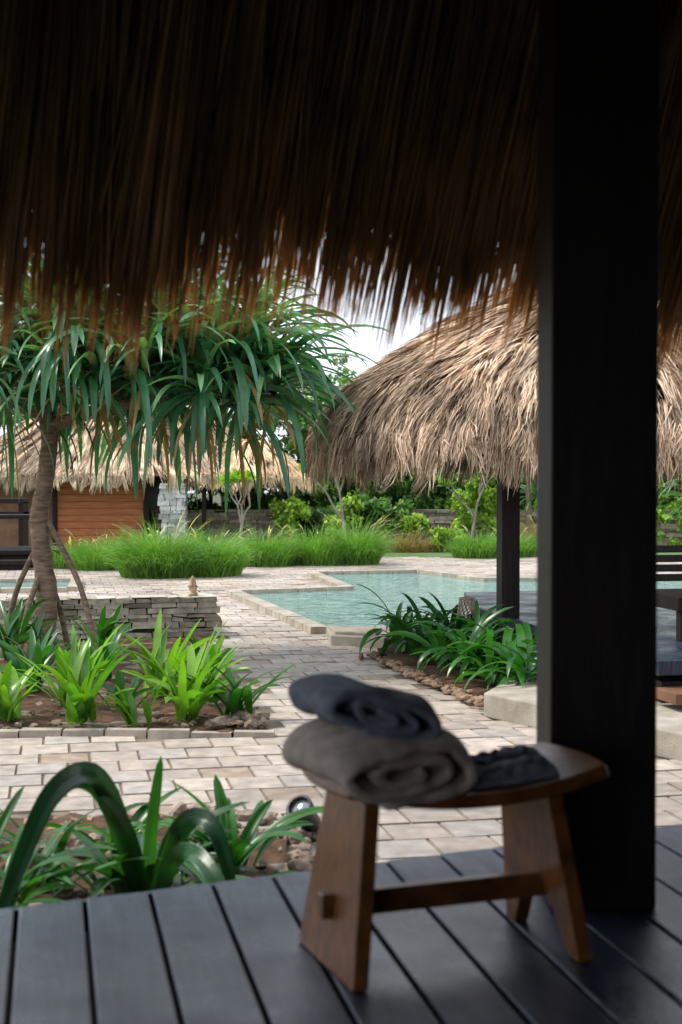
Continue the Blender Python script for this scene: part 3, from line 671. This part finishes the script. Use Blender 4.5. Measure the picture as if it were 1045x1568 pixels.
# ------------------------------------------------------------------ towels
def rolled(name,l,w0,w1,z,hw,hh,turns,th,mat,seed,inner=.25,tilt=0.,pwr=2.6,rot=0.,lump=1.,sag=0.):
    k=int(turns*40); nw=26; V=[];F=[]
    cs,sn=math.cos(rot),math.sin(rot)
    for j in range(nw+1):
        fw=j/nw; w=w0+(w1-w0)*fw
        edge=1-.13*(2*abs(fw-.5))**5
        for i in range(k+1):
            t=i/k; a=-math.pi*.6+t*turns*2*math.pi; s=(1-(1-inner)*t)*edge
            c_,s_=math.cos(a),math.sin(a); rr=(abs(c_)**pwr+abs(s_)**pwr)**(-1/pwr)
            x=hw*s*c_*rr; zz=(hh*s)*s_*rr
            nz=(noise.noise(Vector((x*9+seed,w*7,zz*12)))*.018+noise.noise(Vector((x*24,w*20+seed,zz*28)))*.009)*lump
            ww=w+.014*noise.noise(Vector((x*14,zz*20,seed+t*3)))
            x+=nz; zz+=nz*.8+.018*lump*noise.noise(Vector((x*5,w*5,seed)))
            zz+=tilt*x-sag*max(0,min(1,(-.13-w)/.07))**1.5-sag*.8*max(0,min(1,(-.14-x)/.08))**1.5
            V.append(SP(l+x*cs-ww*sn,ww*cs+x*sn,z+zz))
    for j in range(nw):
        for i in range(k): a=j*(k+1)+i; F.append([a,a+1,a+k+2,a+k+1])
    ob=mk(name,np.array(V),F,mat,smooth=True); so=ob.modifiers.new('s','SOLIDIFY'); so.thickness=th; so.offset=0
    sb=ob.modifiers.new('ss','SUBSURF'); sb.levels=1; sb.render_levels=1
    return ob
rolled('rolled_towel',-.20,-.205,.12,.405+.035+.068,.222,.076,2.4,.026,'towel_t',3.,.18,tilt=-.04,pwr=2.3,rot=.16,sag=.03)
rolled('folded_towel',-.225,-.17,.13,.405+.035+.180,.17,.052,2.6,.022,'towel_b',9.,.12,tilt=-.12,pwr=3.2,rot=.0,lump=1.,sag=.015)
V=[];F=[];n1,n2=60,36
for i in range(n1+1):
    for j in range(n2+1):
        a=i/n1*2-1;b_=j/n2*2-1; l=.13+a*.15+.03*b_; w=-.01+b_*.13
        w+=.02*noise.noise(Vector((a*2,5,b_*2)))
        f=(1-abs(a)**6)*(1-abs(b_)**6)
        z=.405+.045*((l-.035)/.36)**2+.020+.018*f*(1+1.3*noise.noise(Vector((a*3.2+b_*2,b_*6,1)))+.6*noise.noise(Vector((a*7,b_*13,2))))
        V.append(SP(l,w,z))
for i in range(n1):
    for j in range(n2): a=i*(n2+1)+j; F.append([a,a+n2+1,a+n2+2,a+1])
cl=mk('folded_cloth',np.array(V),F,'towel_b',smooth=True); so=cl.modifiers.new('s','SOLIDIFY'); so.thickness=.012; so.offset=1

def lathe(o,ax,prof,s=20,col=(0,0,0)):
    ax=unit(np.array(ax,float)); a=unit(np.cross(ax,[.1,.2,1])); b_=np.cross(ax,a);V=[]
    for r,t in prof:
        for j in range(s): th=2*math.pi*j/s; V.append(np.array(o)+ax*t+r*(a*math.cos(th)+b_*math.sin(th)))
    F=[[i*s+j,i*s+(j+1)%s,(i+1)*s+(j+1)%s,(i+1)*s+j] for i in range(len(prof)-1) for j in range(s)]
    m_=MB(); m_.add(V,F,col); return m_
so_=(-.168,6.3,.135)
h1=lathe(so_,(-.35,-.6,.6),[(0,-.12),(.035,-.12),(.045,-.09),(.045,0),(.06,.01),(.062,.05),(.050,.05),(.046,.03)]).make('housing','metal',True)
h2=lathe(so_,(-.35,-.6,.6),[(0,.036),(.03,.034),(.047,.03)]).make('lens','glass',True)
h3=lathe((-.168,6.33,0),(0,0,1),[(0,-.02),(.012,-.02),(.012,.11),(0,.11)],8).make('stake','metal',True)
group('garden_spotlight',[h1,h2,h3])

# ------------------------------------------------------------------ light
el=math.radians(54); az=math.radians(-78)
w=bpy.data.worlds.new('World'); scn.world=w; w.use_nodes=True; nt=w.node_tree; L=nt.links
bg=nt.nodes['Background']; sky=N(nt,'ShaderNodeTexSky',sky_type='NISHITA'); sky.sun_disc=False; sky.sun_elevation=el; sky.sun_rotation=az
tc=N(nt,'ShaderNodeTexCoord'); n=N(nt,'ShaderNodeTexNoise'); n.inputs['Scale'].default_value=2.5; n.inputs['Detail'].default_value=5; L.new(tc.outputs['Generated'],n.inputs['Vector'])
mr=N(nt,'ShaderNodeMapRange'); mr.inputs[1].default_value=.3; mr.inputs[2].default_value=.7; mr.inputs[3].default_value=.72; mr.inputs[4].default_value=.98; L.new(n.outputs[0],mr.inputs[0])
mx=N(nt,'ShaderNodeMix',data_type='RGBA'); L.new(mr.outputs[0],mx.inputs[0]); L.new(sky.outputs[0],mx.inputs[6]); mx.inputs[7].default_value=(10.2,10.8,11.8,1)
L.new(mx.outputs[2],bg.inputs[0]); bg.inputs[1].default_value=.145
sl=bpy.data.lights.new('sun','SUN'); sl.energy=3.4; sl.angle=math.radians(9); sl.color=(1,.94,.85)
so=bpy.data.objects.new('sun',sl); link(so)
dirv=Vector((math.sin(az)*math.cos(el),math.cos(az)*math.cos(el),math.sin(el)))
so.rotation_euler=dirv.to_track_quat('Z','Y').to_euler()

cam=bpy.data.cameras.new('camera'); co=bpy.data.objects.new('camera',cam); link(co)
cam.sensor_fit='VERTICAL'; cam.sensor_height=36; cam.lens=50; cam.clip_end=500; cam.clip_start=.05
co.location=(0,0,1.6); co.rotation_euler=(math.radians(90)-math.atan(44/2178),0,0)
cam.dof.use_dof=True; cam.dof.focus_distance=13; cam.dof.aperture_fstop=3.2
scn.camera=co
